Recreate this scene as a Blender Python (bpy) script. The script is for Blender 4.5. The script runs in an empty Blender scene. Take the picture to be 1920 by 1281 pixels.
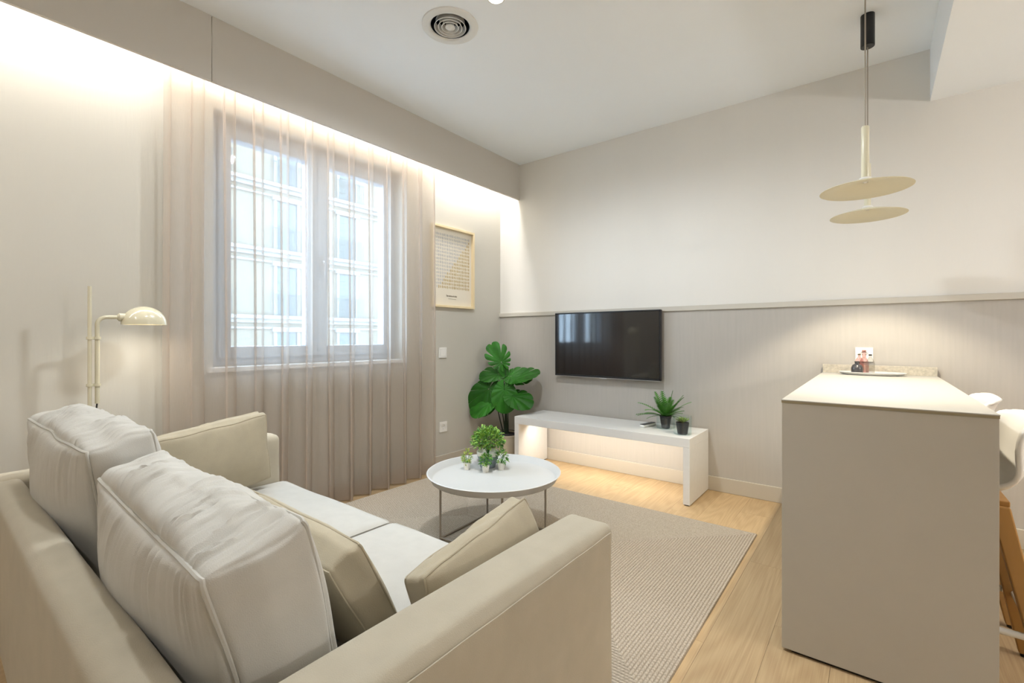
import bpy, math, random
from mathutils import Vector, Matrix, noise

random.seed(7)
S = bpy.context.scene
COL = S.collection
PI = math.pi

# ------------------------------------------------------------------ camera, world, exposure
H = 1.13                                   # eye height
TH = math.radians(37.85)                   # heading, turned left from the +Y axis
cam = bpy.data.cameras.new('camera')
cam.sensor_width = 36.0
cam.lens = 36.0 * 875.0 / 1920.0
cam.shift_y = -7.2 / 1920.0
cam.clip_start = 0.02
cam_o = bpy.data.objects.new('camera', cam)
cam_o.location = (0, 0, H)
cam_o.rotation_euler = (PI / 2, 0, TH)
COL.objects.link(cam_o)
S.camera = cam_o

W = bpy.data.worlds.new('world')
S.world = W
W.use_nodes = True
bg = W.node_tree.nodes['Background']
bg.inputs[0].default_value = (0.62, 0.81, 1.0, 1)
bg.inputs[1].default_value = 12.0

S.view_settings.view_transform = 'Standard'
S.view_settings.look = 'None'
S.view_settings.exposure = 0.66
S.view_settings.gamma = 1.0
S.view_settings.use_curve_mapping = False
S.cycles.use_denoising = True
S.cycles.max_bounces = 10
S.cycles.diffuse_bounces = 6
S.cycles.transparent_max_bounces = 24
S.cycles.sample_clamp_indirect = 6.0
S.cycles.caustics_reflective = False
S.cycles.caustics_refractive = False

# light levels
P_DOWN, P_COVE, P_BENCH, P_PEND, P_KITCHEN, P_LAMP = 100, 38, 3.6, 29, 46, 2.1
C_WARM = (1.0, 0.975, 0.94)
C_NEUT = (1.0, 0.98, 0.96)


def light(name, kind, loc, power, color, rot=(0, 0, 0), parent=None, **kw):
    L = bpy.data.lights.new(name, kind)
    L.energy = power
    L.color = color
    for k, v in kw.items():
        setattr(L, k, v)
    o = bpy.data.objects.new(name, L)
    o.location = loc
    o.rotation_euler = rot
    o.parent = parent
    COL.objects.link(o)
    return o


# ------------------------------------------------------------------ mesh helpers
def chain(o):
    m = o.matrix_basis.copy()
    while o.parent:
        o = o.parent
        m = o.matrix_basis @ m
    return m


class MB:
    def __init__(self):
        self.v, self.f, self.mi, self.uv = [], [], [], None

    def add(self, vs, fs, m=0, M=None):
        b = len(self.v)
        for p in vs:
            p = Vector(p)
            self.v.append(M @ p if M else p)
        for f in fs:
            self.f.append([i + b for i in f])
            self.mi.append(m)
        return self

    def box(self, x0, x1, y0, y1, z0, z1, m=0, M=None):
        vs = [(x, y, z) for z in (z0, z1) for y in (y0, y1) for x in (x0, x1)]
        fs = [(0, 2, 3, 1), (4, 5, 7, 6), (0, 1, 5, 4), (2, 6, 7, 3), (0, 4, 6, 2), (1, 3, 7, 5)]
        return self.add(vs, fs, m, M)

    def lathe(self, prof, n=32, m=0, M=None, cap=True):
        vs, fs = [], []
        for r, z in prof:
            for i in range(n):
                a = 2 * PI * i / n
                vs.append((r * math.cos(a), r * math.sin(a), z))
        k = len(prof)
        for j in range(k - 1):
            for i in range(n):
                i2 = (i + 1) % n
                fs.append((j * n + i, j * n + i2, (j + 1) * n + i2, (j + 1) * n + i))
        if cap:
            fs.append(tuple(reversed(range(n))))
            fs.append(tuple(range((k - 1) * n, k * n)))
        return self.add(vs, fs, m, M)

    def tube(self, pts, r, n=8, m=0, closed=False, M=None, cap=True):
        pts = [Vector(p) for p in pts]
        rs = r if isinstance(r, (list, tuple)) else [r] * len(pts)
        vs, fs = [], []
        up = None
        k = len(pts)
        for i, p in enumerate(pts):
            if closed:
                t = (pts[(i + 1) % k] - pts[i - 1]).normalized()
            else:
                t = (pts[min(i + 1, k - 1)] - pts[max(i - 1, 0)]).normalized()
            if up is None:
                up = t.orthogonal().normalized()
            up = (up - t * up.dot(t))
            up = up.normalized() if up.length > 1e-6 else t.orthogonal().normalized()
            s = t.cross(up)
            for j in range(n):
                a = 2 * PI * j / n
                vs.append(p + (up * math.cos(a) + s * math.sin(a)) * rs[i])
        for i in range(k if closed else k - 1):
            i2 = (i + 1) % k
            for j in range(n):
                j2 = (j + 1) % n
                fs.append((i * n + j, i * n + j2, i2 * n + j2, i2 * n + j))
        if cap and not closed:
            fs.append(tuple(reversed(range(n))))
            fs.append(tuple(range((k - 1) * n, k * n)))
        return self.add(vs, fs, m, M)

    def build(self, name, mats, parent=None, world=True, smooth=False, bevel=0, seg=2, sharp=40):
        me = bpy.data.meshes.new(name)
        vs = self.v
        if parent is not None and world:
            inv = chain(parent).inverted()
            vs = [inv @ p for p in vs]
        me.from_pydata([tuple(p) for p in vs], [], self.f)
        if not isinstance(mats, (list, tuple)):
            mats = [mats]
        for m in mats:
            me.materials.append(m)
        me.polygons.foreach_set('material_index', self.mi)
        if self.uv:
            l = me.uv_layers.new(name='UVMap')
            l.data.foreach_set('uv', [c for fuv in self.uv for uv in fuv for c in uv])
        if smooth:
            me.polygons.foreach_set('use_smooth', [True] * len(me.polygons))
            me.set_sharp_from_angle(angle=math.radians(sharp))
        me.update()
        o = bpy.data.objects.new(name, me)
        COL.objects.link(o)
        o.parent = parent
        if bevel:
            b = o.modifiers.new('bevel', 'BEVEL')
            b.width = bevel
            b.segments = seg
            b.limit_method = 'ANGLE'
        return o


def thing(name, label, cat, loc, rz=0, group=None):
    o = bpy.data.objects.new(name, None)
    o.empty_display_size = 0.05
    o.location = loc
    o.rotation_euler = (0, 0, rz)
    COL.objects.link(o)
    return tag(o, label, cat, group)


def tag(o, label=None, cat=None, group=None, kind=None):
    for k, v in (('label', label), ('category', cat), ('group', group), ('kind', kind)):
        if v:
            o[k] = v
    return o


def struct(o, label, cat):
    return tag(o, label, cat, None, 'structure')


def copy_tree(o, parent=None):
    c = o.copy()
    COL.objects.link(c)
    c.parent = parent
    for ch in list(o.children):
        copy_tree(ch, c)
    return c


# ------------------------------------------------------------------ materials
def srgb(r, g, b):
    f = lambda c: (c / 255 / 12.92) if c / 255 <= 0.04045 else ((c / 255 + 0.055) / 1.055) ** 2.4
    return (f(r), f(g), f(b))


def mat(name, col, rough=0.5, var=0.0, vscale=6.0, bump=0.0, bscale=200.0, stretch=(1, 1, 1),
        metal=0.0, spec=0.5, coat=0.0, sheen=0.0, trans=0.0, ior=1.45, rand=0.0, detail=4.0):
    m = bpy.data.materials.new(name)
    m.use_nodes = True
    N, Lk = m.node_tree.nodes, m.node_tree.links
    p = N['Principled BSDF']
    p.inputs['Base Color'].default_value = (*col, 1)
    p.inputs['Roughness'].default_value = rough
    p.inputs['Metallic'].default_value = metal
    p.inputs['Specular IOR Level'].default_value = spec
    p.inputs['Coat Weight'].default_value = coat
    p.inputs['Sheen Weight'].default_value = sheen
    p.inputs['Transmission Weight'].default_value = trans
    p.inputs['IOR'].default_value = ior
    tc = N.new('ShaderNodeTexCoord')
    mp = N.new('ShaderNodeMapping')
    mp.inputs['Scale'].default_value = stretch
    Lk.new(tc.outputs['Object'], mp.inputs['Vector'])
    if var or rand:
        nz = N.new('ShaderNodeTexNoise')
        nz.inputs['Scale'].default_value = vscale
        nz.inputs['Detail'].default_value = detail
        Lk.new(mp.outputs[0], nz.inputs['Vector'])
        mr = N.new('ShaderNodeMapRange')
        mr.inputs['From Min'].default_value = 0.25
        mr.inputs['From Max'].default_value = 0.75
        mr.inputs['To Min'].default_value = 1 - var
        mr.inputs['To Max'].default_value = 1 + var
        Lk.new(nz.outputs[0], mr.inputs['Value'])
        val = mr.outputs[0]
        if rand:
            oi = N.new('ShaderNodeObjectInfo')
            r2 = N.new('ShaderNodeMapRange')
            r2.inputs['To Min'].default_value = 1 - rand
            r2.inputs['To Max'].default_value = 1 + rand
            Lk.new(oi.outputs['Random'], r2.inputs['Value'])
            mu = N.new('ShaderNodeMath')
            mu.operation = 'MULTIPLY'
            Lk.new(val, mu.inputs[0])
            Lk.new(r2.outputs[0], mu.inputs[1])
            val = mu.outputs[0]
        vm = N.new('ShaderNodeVectorMath')
        vm.operation = 'SCALE'
        vm.inputs[0].default_value = col
        Lk.new(val, vm.inputs['Scale'])
        Lk.new(vm.outputs[0], p.inputs['Base Color'])
    if bump:
        nb = N.new('ShaderNodeTexNoise')
        nb.inputs['Scale'].default_value = bscale
        nb.inputs['Detail'].default_value = 3
        Lk.new(mp.outputs[0], nb.inputs['Vector'])
        bp = N.new('ShaderNodeBump')
        bp.inputs['Strength'].default_value = bump
        bp.inputs['Distance'].default_value = 0.002
        Lk.new(nb.outputs[0], bp.inputs['Height'])
        Lk.new(bp.outputs[0], p.inputs['Normal'])
    return m


def emit(name, col, strength):
    m = bpy.data.materials.new(name)
    m.use_nodes = True
    N, Lk = m.node_tree.nodes, m.node_tree.links
    N.remove(N['Principled BSDF'])
    e = N.new('ShaderNodeEmission')
    e.inputs[0].default_value = (*col, 1)
    e.inputs[1].default_value = strength
    Lk.new(e.outputs[0], N['Material Output'].inputs[0])
    return m


M = {}
M['wall'] = mat('wall_paint', (0.745, 0.725, 0.685), 0.85, 0.015, 3, 0.25, 90, (1, 1, 0.12))
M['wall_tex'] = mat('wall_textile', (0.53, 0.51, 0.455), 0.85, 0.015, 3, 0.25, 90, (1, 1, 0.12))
M['wainscot'] = mat('wainscot_textile', (0.46, 0.435, 0.40), 0.85, 0.03, 60, 0.15, 160, (1, 1, 0.06))
M['ceil'] = mat('ceiling_paint', (0.87, 0.91, 0.95), 0.9, 0.01, 2)
M['soffit'] = mat('soffit_laminate', (0.56, 0.53, 0.485), 0.7, 0.01, 3)
M['rail'] = mat('rail_paint', (0.56, 0.53, 0.47), 0.6, 0.01, 5)
M['base'] = mat('baseboard_paint', (0.52, 0.48, 0.41), 0.6, 0.01, 5)
M['white'] = mat('white_plastic', (0.80, 0.79, 0.76), 0.35, 0.01, 5)
M['pvc'] = mat('window_plastic', (0.40, 0.45, 0.52), 0.35, 0.01, 5)
M['bench'] = mat('bench_laminate', (0.74, 0.735, 0.72), 0.45, 0.02, 30, 0.05, 300, (0.1, 1, 1))
M['island'] = mat('island_laminate', (0.46, 0.435, 0.385), 0.55, 0.012, 12)
M['isltop'] = mat('island_top_laminate', (0.43, 0.42, 0.39), 0.45, 0.02, 60)
M['isledge'] = mat('island_edge_band', (0.30, 0.26, 0.17), 0.6, 0.02, 30)
M['stone'] = mat('speckled_stone', (0.50, 0.46, 0.38), 0.5, 0.22, 70, detail=8)
M['dark'] = mat('dark_gap', (0.03, 0.025, 0.02), 0.9, 0.02, 5)
M['sofa'] = mat('sofa_fabric', (0.42, 0.378, 0.295), 0.95, 0.05, 14, 0.35, 500, sheen=0.15, spec=0.2)
M['cushion'] = mat('sofa_fabric_lit', (0.50, 0.485, 0.445), 0.95, 0.04, 18, 0.35, 500, sheen=0.15, spec=0.2)  # same cloth as the sofa frame, with the light on it put into the colour
M['pillow'] = mat('pillow_fabric', (0.42, 0.368, 0.27), 0.95, 0.045, 20, 0.35, 500, sheen=0.15, spec=0.2)
M['cream'] = mat('cream_metal', (0.72, 0.68, 0.52), 0.3, 0.01, 4, coat=0.3)
M['lampcream'] = mat('lamp_enamel', (0.56, 0.52, 0.385), 0.22, 0.01, 4, coat=0.4)
M['pendant'] = mat('pendant_enamel', (0.68, 0.64, 0.49), 0.5, 0.01, 4)
M['table'] = mat('table_lacquer', (0.56, 0.555, 0.54), 0.4, 0.01, 6)
M['rod'] = mat('table_rod', (0.33, 0.29, 0.24), 0.5, 0.02, 20, metal=0.2)
M['black'] = mat('black_plastic', (0.012, 0.012, 0.013), 0.35, 0.02, 8)
M['screen'] = mat('screen_glass', (0.004, 0.004, 0.006), 0.07, 0.01, 2, ior=1.8)
M['silver'] = mat('silver_plastic', (0.45, 0.45, 0.46), 0.35, 0.02, 8, metal=0.6)
M['chrome'] = mat('chrome', (0.6, 0.6, 0.6), 0.2, 0.02, 8, metal=1.0)
M['wood_frame'] = mat('pale_wood', (0.72, 0.60, 0.38), 0.5, 0.08, 8, 0.1, 100, (1, 1, 0.1))
M['paper'] = mat('paper', (0.70, 0.645, 0.54), 0.8, 0.01, 5)
M['ink_grey'] = mat('ink_grey', (0.42, 0.42, 0.42), 0.8, 0.2, 60)
M['ink_gold'] = mat('ink_gold', (0.40, 0.30, 0.13), 0.7, 0.2, 60)
M['ink_dark'] = mat('ink_dark', (0.13, 0.10, 0.06), 0.8, 0.05, 60)
M['oakleg'] = mat('stool_oak', (0.37, 0.20, 0.06), 0.5, 0.3, 10, 0.2, 60, (1, 1, 0.07))
M['shell'] = mat('stool_shell', (0.80, 0.78, 0.73), 0.35, 0.01, 4)
M['pot_black'] = mat('pot_black', (0.03, 0.03, 0.035), 0.6, 0.1, 20)
M['pot_white'] = mat('pot_white', (0.82, 0.79, 0.72), 0.6, 0.02, 20)
M['pot_cream'] = mat('pot_cream', (0.60, 0.54, 0.43), 0.6, 0.04, 12)
M['pot_blue'] = mat('pot_blue', (0.24, 0.28, 0.33), 0.5, 0.08, 20)
M['soil'] = mat('soil', (0.02, 0.015, 0.01), 0.95, 0.4, 60, 0.6, 80)
M['leaf'] = mat('leaf_dark_green', (0.018, 0.105, 0.008), 0.45, 0.3, 14, rand=0.25, spec=0.25)
M['leaf2'] = mat('leaf_fern_green', (0.075, 0.26, 0.03), 0.45, 0.3, 14, rand=0.3)
M['leaf3'] = mat('leaf_light_green', (0.27, 0.46, 0.07), 0.5, 0.35, 40, rand=0.1)
M['succ'] = mat('succulent_green', (0.22, 0.33, 0.075), 0.5, 0.3, 30, rand=0.3)
M['leaf4'] = mat('leaf_yellow_green', (0.36, 0.42, 0.06), 0.5, 0.35, 40)
M['leaf5'] = mat('leaf_mid_green', (0.07, 0.24, 0.04), 0.5, 0.35, 40)
M['stem'] = mat('stem_dark', (0.02, 0.035, 0.015), 0.6, 0.2, 10)
M['facade'] = mat('facade_plaster', (0.125, 0.112, 0.085), 0.9, 0.06, 1.2, 0.2, 10)
M['facade_trim'] = mat('facade_stone', (0.175, 0.171, 0.158), 0.9, 0.04, 2)
M['shutter'] = mat('shutter_green', (0.067, 0.09, 0.09), 0.7, 0.05, 4)
M['darkglass'] = mat('window_dark', (0.058, 0.073, 0.08), 0.2, 0.1, 2)
M['railing'] = mat('railing_iron', (0.05, 0.06, 0.062), 0.6, 0.05, 5)
M['street'] = mat('street_asphalt', (0.32, 0.32, 0.32), 0.9, 0.1, 3)
M['duct'] = mat('duct_dark', (0.02, 0.025, 0.032), 0.6, 0.1, 10)
M['vent'] = mat('vent_enamel', (0.74, 0.74, 0.72), 0.4, 0.01, 5)
M['glassd'] = mat('smoked_glass', (0.05, 0.05, 0.055), 0.15, 0.1, 20, coat=0.3)


def clear_glass(name, col, fac, rough=0.02):
    m = bpy.data.materials.new(name)
    m.use_nodes = True
    N, Lk = m.node_tree.nodes, m.node_tree.links
    N.remove(N['Principled BSDF'])
    g = N.new('ShaderNodeBsdfGlossy')
    g.inputs['Roughness'].default_value = rough
    t = N.new('ShaderNodeBsdfTransparent')
    t.inputs[0].default_value = (*col, 1)
    x = N.new('ShaderNodeMixShader')
    x.inputs[0].default_value = fac
    Lk.new(t.outputs[0], x.inputs[1])
    Lk.new(g.outputs[0], x.inputs[2])
    Lk.new(x.outputs[0], N['Material Output'].inputs[0])
    return m


M['pane'] = clear_glass('window_glass', (0.96, 0.985, 1.0), 0.04)
M['cup'] = clear_glass('cup_glass', (0.955, 0.985, 0.985), 0.05)
M['bottle_pink'] = clear_glass('pink_glass', (0.87, 0.70, 0.68), 0.06, 0.1)
M['bottle_clear'] = clear_glass('grey_glass', (0.84, 0.84, 0.82), 0.06, 0.1)


def curtain_mat():
    m = bpy.data.materials.new('sheer_voile')
    m.use_nodes = True
    N, Lk = m.node_tree.nodes, m.node_tree.links
    N.remove(N['Principled BSDF'])
    tc = N.new('ShaderNodeTexCoord')
    mp = N.new('ShaderNodeMapping')
    mp.inputs['Scale'].default_value = (1, 1, 0.05)
    Lk.new(tc.outputs['Object'], mp.inputs[0])
    nz = N.new('ShaderNodeTexNoise')
    nz.inputs['Scale'].default_value = 400
    Lk.new(mp.outputs[0], nz.inputs['Vector'])
    mr = N.new('ShaderNodeMapRange')
    mr.inputs['From Min'].default_value = 0.3
    mr.inputs['From Max'].default_value = 0.7
    mr.inputs['To Min'].default_value = 0.51
    mr.inputs['To Max'].default_value = 0.535
    Lk.new(nz.outputs[0], mr.inputs[0])
    d = N.new('ShaderNodeBsdfDiffuse')
    d.inputs[0].default_value = (0.74, 0.60, 0.485, 1)
    t = N.new('ShaderNodeBsdfTranslucent')
    t.inputs[0].default_value = (0.37, 0.36, 0.345, 1)
    a = N.new('ShaderNodeMixShader')
    a.inputs[0].default_value = 0.5
    Lk.new(d.outputs[0], a.inputs[1])
    Lk.new(t.outputs[0], a.inputs[2])
    tr = N.new('ShaderNodeBsdfTransparent')
    b = N.new('ShaderNodeMixShader')
    Lk.new(mr.outputs[0], b.inputs[0])
    Lk.new(tr.outputs[0], b.inputs[1])
    Lk.new(a.outputs[0], b.inputs[2])
    Lk.new(b.outputs[0], N['Material Output'].inputs[0])
    return m


M['curtain'] = curtain_mat()


def oak_floor():
    m = bpy.data.materials.new('oak_plank')
    m.use_nodes = True
    N, Lk = m.node_tree.nodes, m.node_tree.links
    p = N['Principled BSDF']
    p.inputs['Roughness'].default_value = 0.45
    tc = N.new('ShaderNodeTexCoord')
    oi = N.new('ShaderNodeObjectInfo')
    ad = N.new('ShaderNodeVectorMath')
    ad.operation = 'MULTIPLY_ADD'
    ad.inputs[1].default_value = (13.0, 31.0, 7.0)
    Lk.new(oi.outputs['Random'], ad.inputs[0])
    Lk.new(tc.outputs['Object'], ad.inputs[2])
    mp = N.new('ShaderNodeMapping')
    mp.inputs['Scale'].default_value = (3.2, 0.28, 1)
    Lk.new(ad.outputs[0], mp.inputs[0])
    n1 = N.new('ShaderNodeTexNoise')
    n1.inputs['Scale'].default_value = 1.6
    n1.inputs['Detail'].default_value = 1
    Lk.new(mp.outputs[0], n1.inputs['Vector'])
    # rings of the grain: contour lines of a stretched noise
    mu = N.new('ShaderNodeMath')
    mu.operation = 'MULTIPLY'
    mu.inputs[1].default_value = 120
    Lk.new(n1.outputs[0], mu.inputs[0])
    si = N.new('ShaderNodeMath')
    si.operation = 'SINE'
    Lk.new(mu.outputs[0], si.inputs[0])
    mp2 = N.new('ShaderNodeMapping')
    mp2.inputs['Scale'].default_value = (110, 2.2, 1)
    Lk.new(ad.outputs[0], mp2.inputs[0])
    n2 = N.new('ShaderNodeTexNoise')
    n2.inputs['Scale'].default_value = 2
    n2.inputs['Detail'].default_value = 5
    Lk.new(mp2.outputs[0], n2.inputs['Vector'])
    a1 = N.new('ShaderNodeMath')
    a1.operation = 'MULTIPLY_ADD'
    a1.inputs[1].default_value = 0.13
    Lk.new(si.outputs[0], a1.inputs[0])
    Lk.new(n2.outputs[0], a1.inputs[2])
    cr = N.new('ShaderNodeValToRGB')
    cr.color_ramp.elements[0].position = 0.22
    cr.color_ramp.elements[0].color = (0.42, 0.285, 0.15, 1)
    cr.color_ramp.elements[1].position = 0.78
    cr.color_ramp.elements[1].color = (0.53, 0.38, 0.21, 1)
    Lk.new(a1.outputs[0], cr.inputs[0])
    mr = N.new('ShaderNodeMapRange')
    mr.inputs['To Min'].default_value = 0.93
    mr.inputs['To Max'].default_value = 1.05
    Lk.new(oi.outputs['Random'], mr.inputs[0])
    vm = N.new('ShaderNodeVectorMath')
    vm.operation = 'SCALE'
    Lk.new(cr.outputs[0], vm.inputs[0])
    Lk.new(mr.outputs[0], vm.inputs['Scale'])
    Lk.new(vm.outputs[0], p.inputs['Base Color'])
    bp = N.new('ShaderNodeBump')
    bp.inputs['Strength'].default_value = 0.08
    bp.inputs['Distance'].default_value = 0.002
    Lk.new(a1.outputs[0], bp.inputs['Height'])
    Lk.new(bp.outputs[0], p.inputs['Normal'])
    return m


M['oak'] = oak_floor()


def rug_mat():
    m = bpy.data.materials.new('braided_wool')
    m.use_nodes = True
    N, Lk = m.node_tree.nodes, m.node_tree.links
    p = N['Principled BSDF']
    p.inputs['Roughness'].default_value = 0.95
    p.inputs['Specular IOR Level'].default_value = 0.1
    uv = N.new('ShaderNodeUVMap')
    sp = N.new('ShaderNodeSeparateXYZ')
    Lk.new(uv.outputs[0], sp.inputs[0])

    def math_(op, a, b=None, c=None):
        n = N.new('ShaderNodeMath')
        n.operation = op
        for i, x in enumerate((a, b, c)):
            if x is None:
                continue
            if isinstance(x, (int, float)):
                n.inputs[i].default_value = x
            else:
                Lk.new(x, n.inputs[i])
        return n.outputs[0]
    fr = math_('FRACT', sp.outputs[1])
    ch = math_('ABSOLUTE', math_('SUBTRACT', fr, 0.5))            # 0 centre .. .5 edges
    row = math_('FLOOR', sp.outputs[1])
    ph = math_('ADD', math_('MULTIPLY', sp.outputs[0], 68.0), math_('MULTIPLY', ch, 1.1))
    ph = math_('ADD', ph, math_('MULTIPLY', row, 0.37))
    st = math_('ABSOLUTE', math_('SINE', math_('MULTIPLY', ph, PI)))
    ridge = math_('POWER', math_('SUBTRACT', 1.0, math_('MULTIPLY', ch, 2.0)), 0.5)
    h = math_('MULTIPLY', math_('ADD', math_('MULTIPLY', st, 0.7), 0.3), ridge)
    tc = N.new('ShaderNodeTexCoord')
    nz = N.new('ShaderNodeTexNoise')
    nz.inputs['Scale'].default_value = 120
    nz.inputs['Detail'].default_value = 3
    Lk.new(tc.outputs['Object'], nz.inputs['Vector'])
    f = math_('ADD', math_('MULTIPLY', h, 0.42), math_('MULTIPLY', nz.outputs[0], 0.8))
    cr = N.new('ShaderNodeValToRGB')
    cr.color_ramp.elements[0].position = 0.18
    cr.color_ramp.elements[0].color = (0.195, 0.162, 0.12, 1)
    cr.color_ramp.elements[1].position = 0.8
    cr.color_ramp.elements[1].color = (0.44, 0.385, 0.315, 1)
    Lk.new(f, cr.inputs[0])
    Lk.new(cr.outputs[0], p.inputs['Base Color'])
    bp = N.new('ShaderNodeBump')
    bp.inputs['Strength'].default_value = 0.5
    bp.inputs['Distance'].default_value = 0.004
    Lk.new(f, bp.inputs['Height'])
    Lk.new(bp.outputs[0], p.inputs['Normal'])
    return m


M['rug'] = rug_mat()

# ------------------------------------------------------------------ room shell
XW, YW, ZC = -2.99, 3.655, 2.818           # window wall, television wall, ceiling
XR, YB = 2.70, -1.90                       # right wall, wall behind the camera
WY0, WY1, WZ0, WZ1 = 1.06, 2.41, 0.96, 2.45

b = MB()
b.box(XW - 0.3, XW, YB - 0.2, WY0, 0, ZC + 0.2)
b.box(XW - 0.3, XW, WY1, YW + 0.2, 0, ZC + 0.2)
b.box(XW - 0.3, XW, WY0, WY1, 0, WZ0)
b.box(XW - 0.3, XW, WY0, WY1, WZ1, ZC + 0.2)
struct(b.build('wall_left', M['wall_tex']), 'cream textured wall around the curtained window', 'wall')

wf = struct(MB().box(XW, XR, YW, YW + 0.2, 0, ZC + 0.2).build('wall_back', M['wall']),
            'pale cream wall behind the television and kitchen counter', 'wall')
MB().box(XW, XR, YW - 0.006, YW, 0, 1.337).build('wainscot_panel', M['wainscot'], wf)
struct(MB().box(XW, XR, YW - 0.022, YW - 0.001, 1.337, 1.374).build('trim_1', M['rail'], bevel=0.003),
       'slim grey rail along the top of the grey-beige lower wall', 'trim')
struct(MB().box(XR, XR + 0.2, YB, YW, 0, ZC + 0.2).build('wall_right', M['wall']), 'cream side wall on the kitchen side', 'wall')
struct(MB().box(XW, XR + 0.2, YB - 0.2, YB, 0, ZC + 0.2).build('wall_front', M['wall']), 'cream wall facing the television wall', 'wall')

b = MB()
b.box(XW, XR, YW - 0.021, YW - 0.006, 0, 0.105)
struct(b.build('baseboard_back', M['base'], bevel=0.003), 'beige baseboard below the television wall', 'baseboard')
b = MB()
b.box(XW, XW + 0.015, YB, YW - 0.021, 0, 0.105)
struct(b.build('baseboard_left', M['base'], bevel=0.003), 'beige baseboard below the window wall', 'baseboard')

# ceiling with an opening for the round air diffuser, plus the lower box over the kitchen
VX, VY = -1.815, 1.79
b = MB()
b.box(XW, VX - 0.105, YB, YW, ZC, ZC + 0.2)
b.box(VX + 0.105, XR, YB, YW, ZC, ZC + 0.2)
b.box(VX - 0.105, VX + 0.105, YB, VY - 0.105, ZC, ZC + 0.2)
b.box(VX - 0.105, VX + 0.105, VY + 0.105, YW, ZC, ZC + 0.2)
ce = struct(b.build('ceiling', M['ceil']), 'smooth white ceiling with a round air diffuser', 'ceiling')
MB().box(0.256, XR, YB, YW, 2.513, ZC).build('dropped_box', M['ceil'], ce)

# soffit board hiding the cove light
so = struct(bpy.data.objects.new('ceiling_soffit', None), 'long grey-beige pelmet board above the curtain', 'soffit')
so.location = (-2.753, 1.0, 2.475)
COL.objects.link(so)
MB().box(-2.763, -2.743, YB, 0.9645, 2.475, ZC).build('fascia_panel', M['soffit'], so, bevel=0.0015)
MB().box(-2.763, -2.743, 0.9675, YW, 2.475, ZC).build('fascia_panel', M['soffit'], so, bevel=0.0015)
MB().box(-2.860, -2.764, YB, YW - 0.01, 2.785, 2.80).build('light_profile', M['white'], so)
light('cove_strip', 'AREA', (-2.812, (YB + YW) / 2, 2.755), P_COVE, C_WARM,
      (0, math.radians(24), 0), shape='RECTANGLE', size=0.085, size_y=YW - YB - 0.1)

# floor: oak boards over a dark base
fl = struct(MB().box(XW, XR, YB, YW, -0.12, -0.006).build('floor', M['dark']), 'light oak plank floor', 'floor')
PWD, PLN = 0.19, 1.5
PL = MB().box(0.0004, PWD - 0.0004, 0.0004, PLN - 0.0004, -0.006, 0).build('plank', M['oak'], fl, world=False)
first = True
k0 = int((XW + 0.5) / PWD) - 1
for i in range(k0, int((XR + 0.5) / PWD) + 1):
    x = -0.5 + i * PWD
    if x < XW - PWD or x > XR:
        continue
    y = YB - [0.0, 0.52, 1.03, 0.31, 0.8][i % 5]
    while y < YW:
        o = PL if first else PL.copy()
        if not first:
            COL.objects.link(o)
        first = False
        o.location = (x, y, 0)
        y += PLN

# ------------------------------------------------------------------ window
wn = struct(bpy.data.objects.new('window_1', None), 'white two-casement window behind the sheer curtain', 'window')
wn.location = (-3.10, 1.735, WZ0)
COL.objects.link(wn)


def frame(y0, y1, z0, z1, w, x0, x1):
    q = MB()
    q.box(x0, x1, y0, y0 + w, z0, z1)
    q.box(x0, x1, y1 - w, y1, z0, z1)
    q.box(x0, x1, y0 + w, y1 - w, z0, z0 + w)
    q.box(x0, x1, y0 + w, y1 - w, z1 - w, z1)
    return q


frame(WY0, WY1, WZ0, WZ1, 0.05, -3.16, -3.08).build('outer_frame', M['pvc'], wn, bevel=0.004)
for y0, y1 in ((WY0 + 0.05, 1.735), (1.735, WY1 - 0.05)):
    c = frame(y0 + 0.001, y1 - 0.001, WZ0 + 0.045, WZ1 - 0.045, 0.072, -3.14, -3.06).build('casement', M['pvc'], wn, bevel=0.006)
    MB().box(-3.105, -3.099, y0 + 0.07, y1 - 0.07, WZ0 + 0.115, WZ1 - 0.115).build('pane', M['pane'], c)
hn = MB()
hn.box(-3.06, -3.052, 1.745, 1.772, 1.60, 1.70)
hn.tube([(-3.055, 1.758, 1.66), (-3.03, 1.758, 1.66), (-3.022, 1.758, 1.65), (-3.022, 1.758, 1.56)], 0.008, 8)
hn.build('handle', M['silver'], wn, smooth=True)
MB().box(-3.08, -2.965, WY0 - 0.03, WY1 + 0.03, WZ0 - 0.03, WZ0 - 0.001).build('window_sill', M['white'], wn, bevel=0.004)
pt = light('daylight_portal', 'AREA', (-3.20, 1.735, 1.70), 1, (1, 1, 1), (0, -PI / 2, 0), shape='RECTANGLE', size=1.45, size_y=1.3)
pt.data.cycles.is_portal = True

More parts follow.
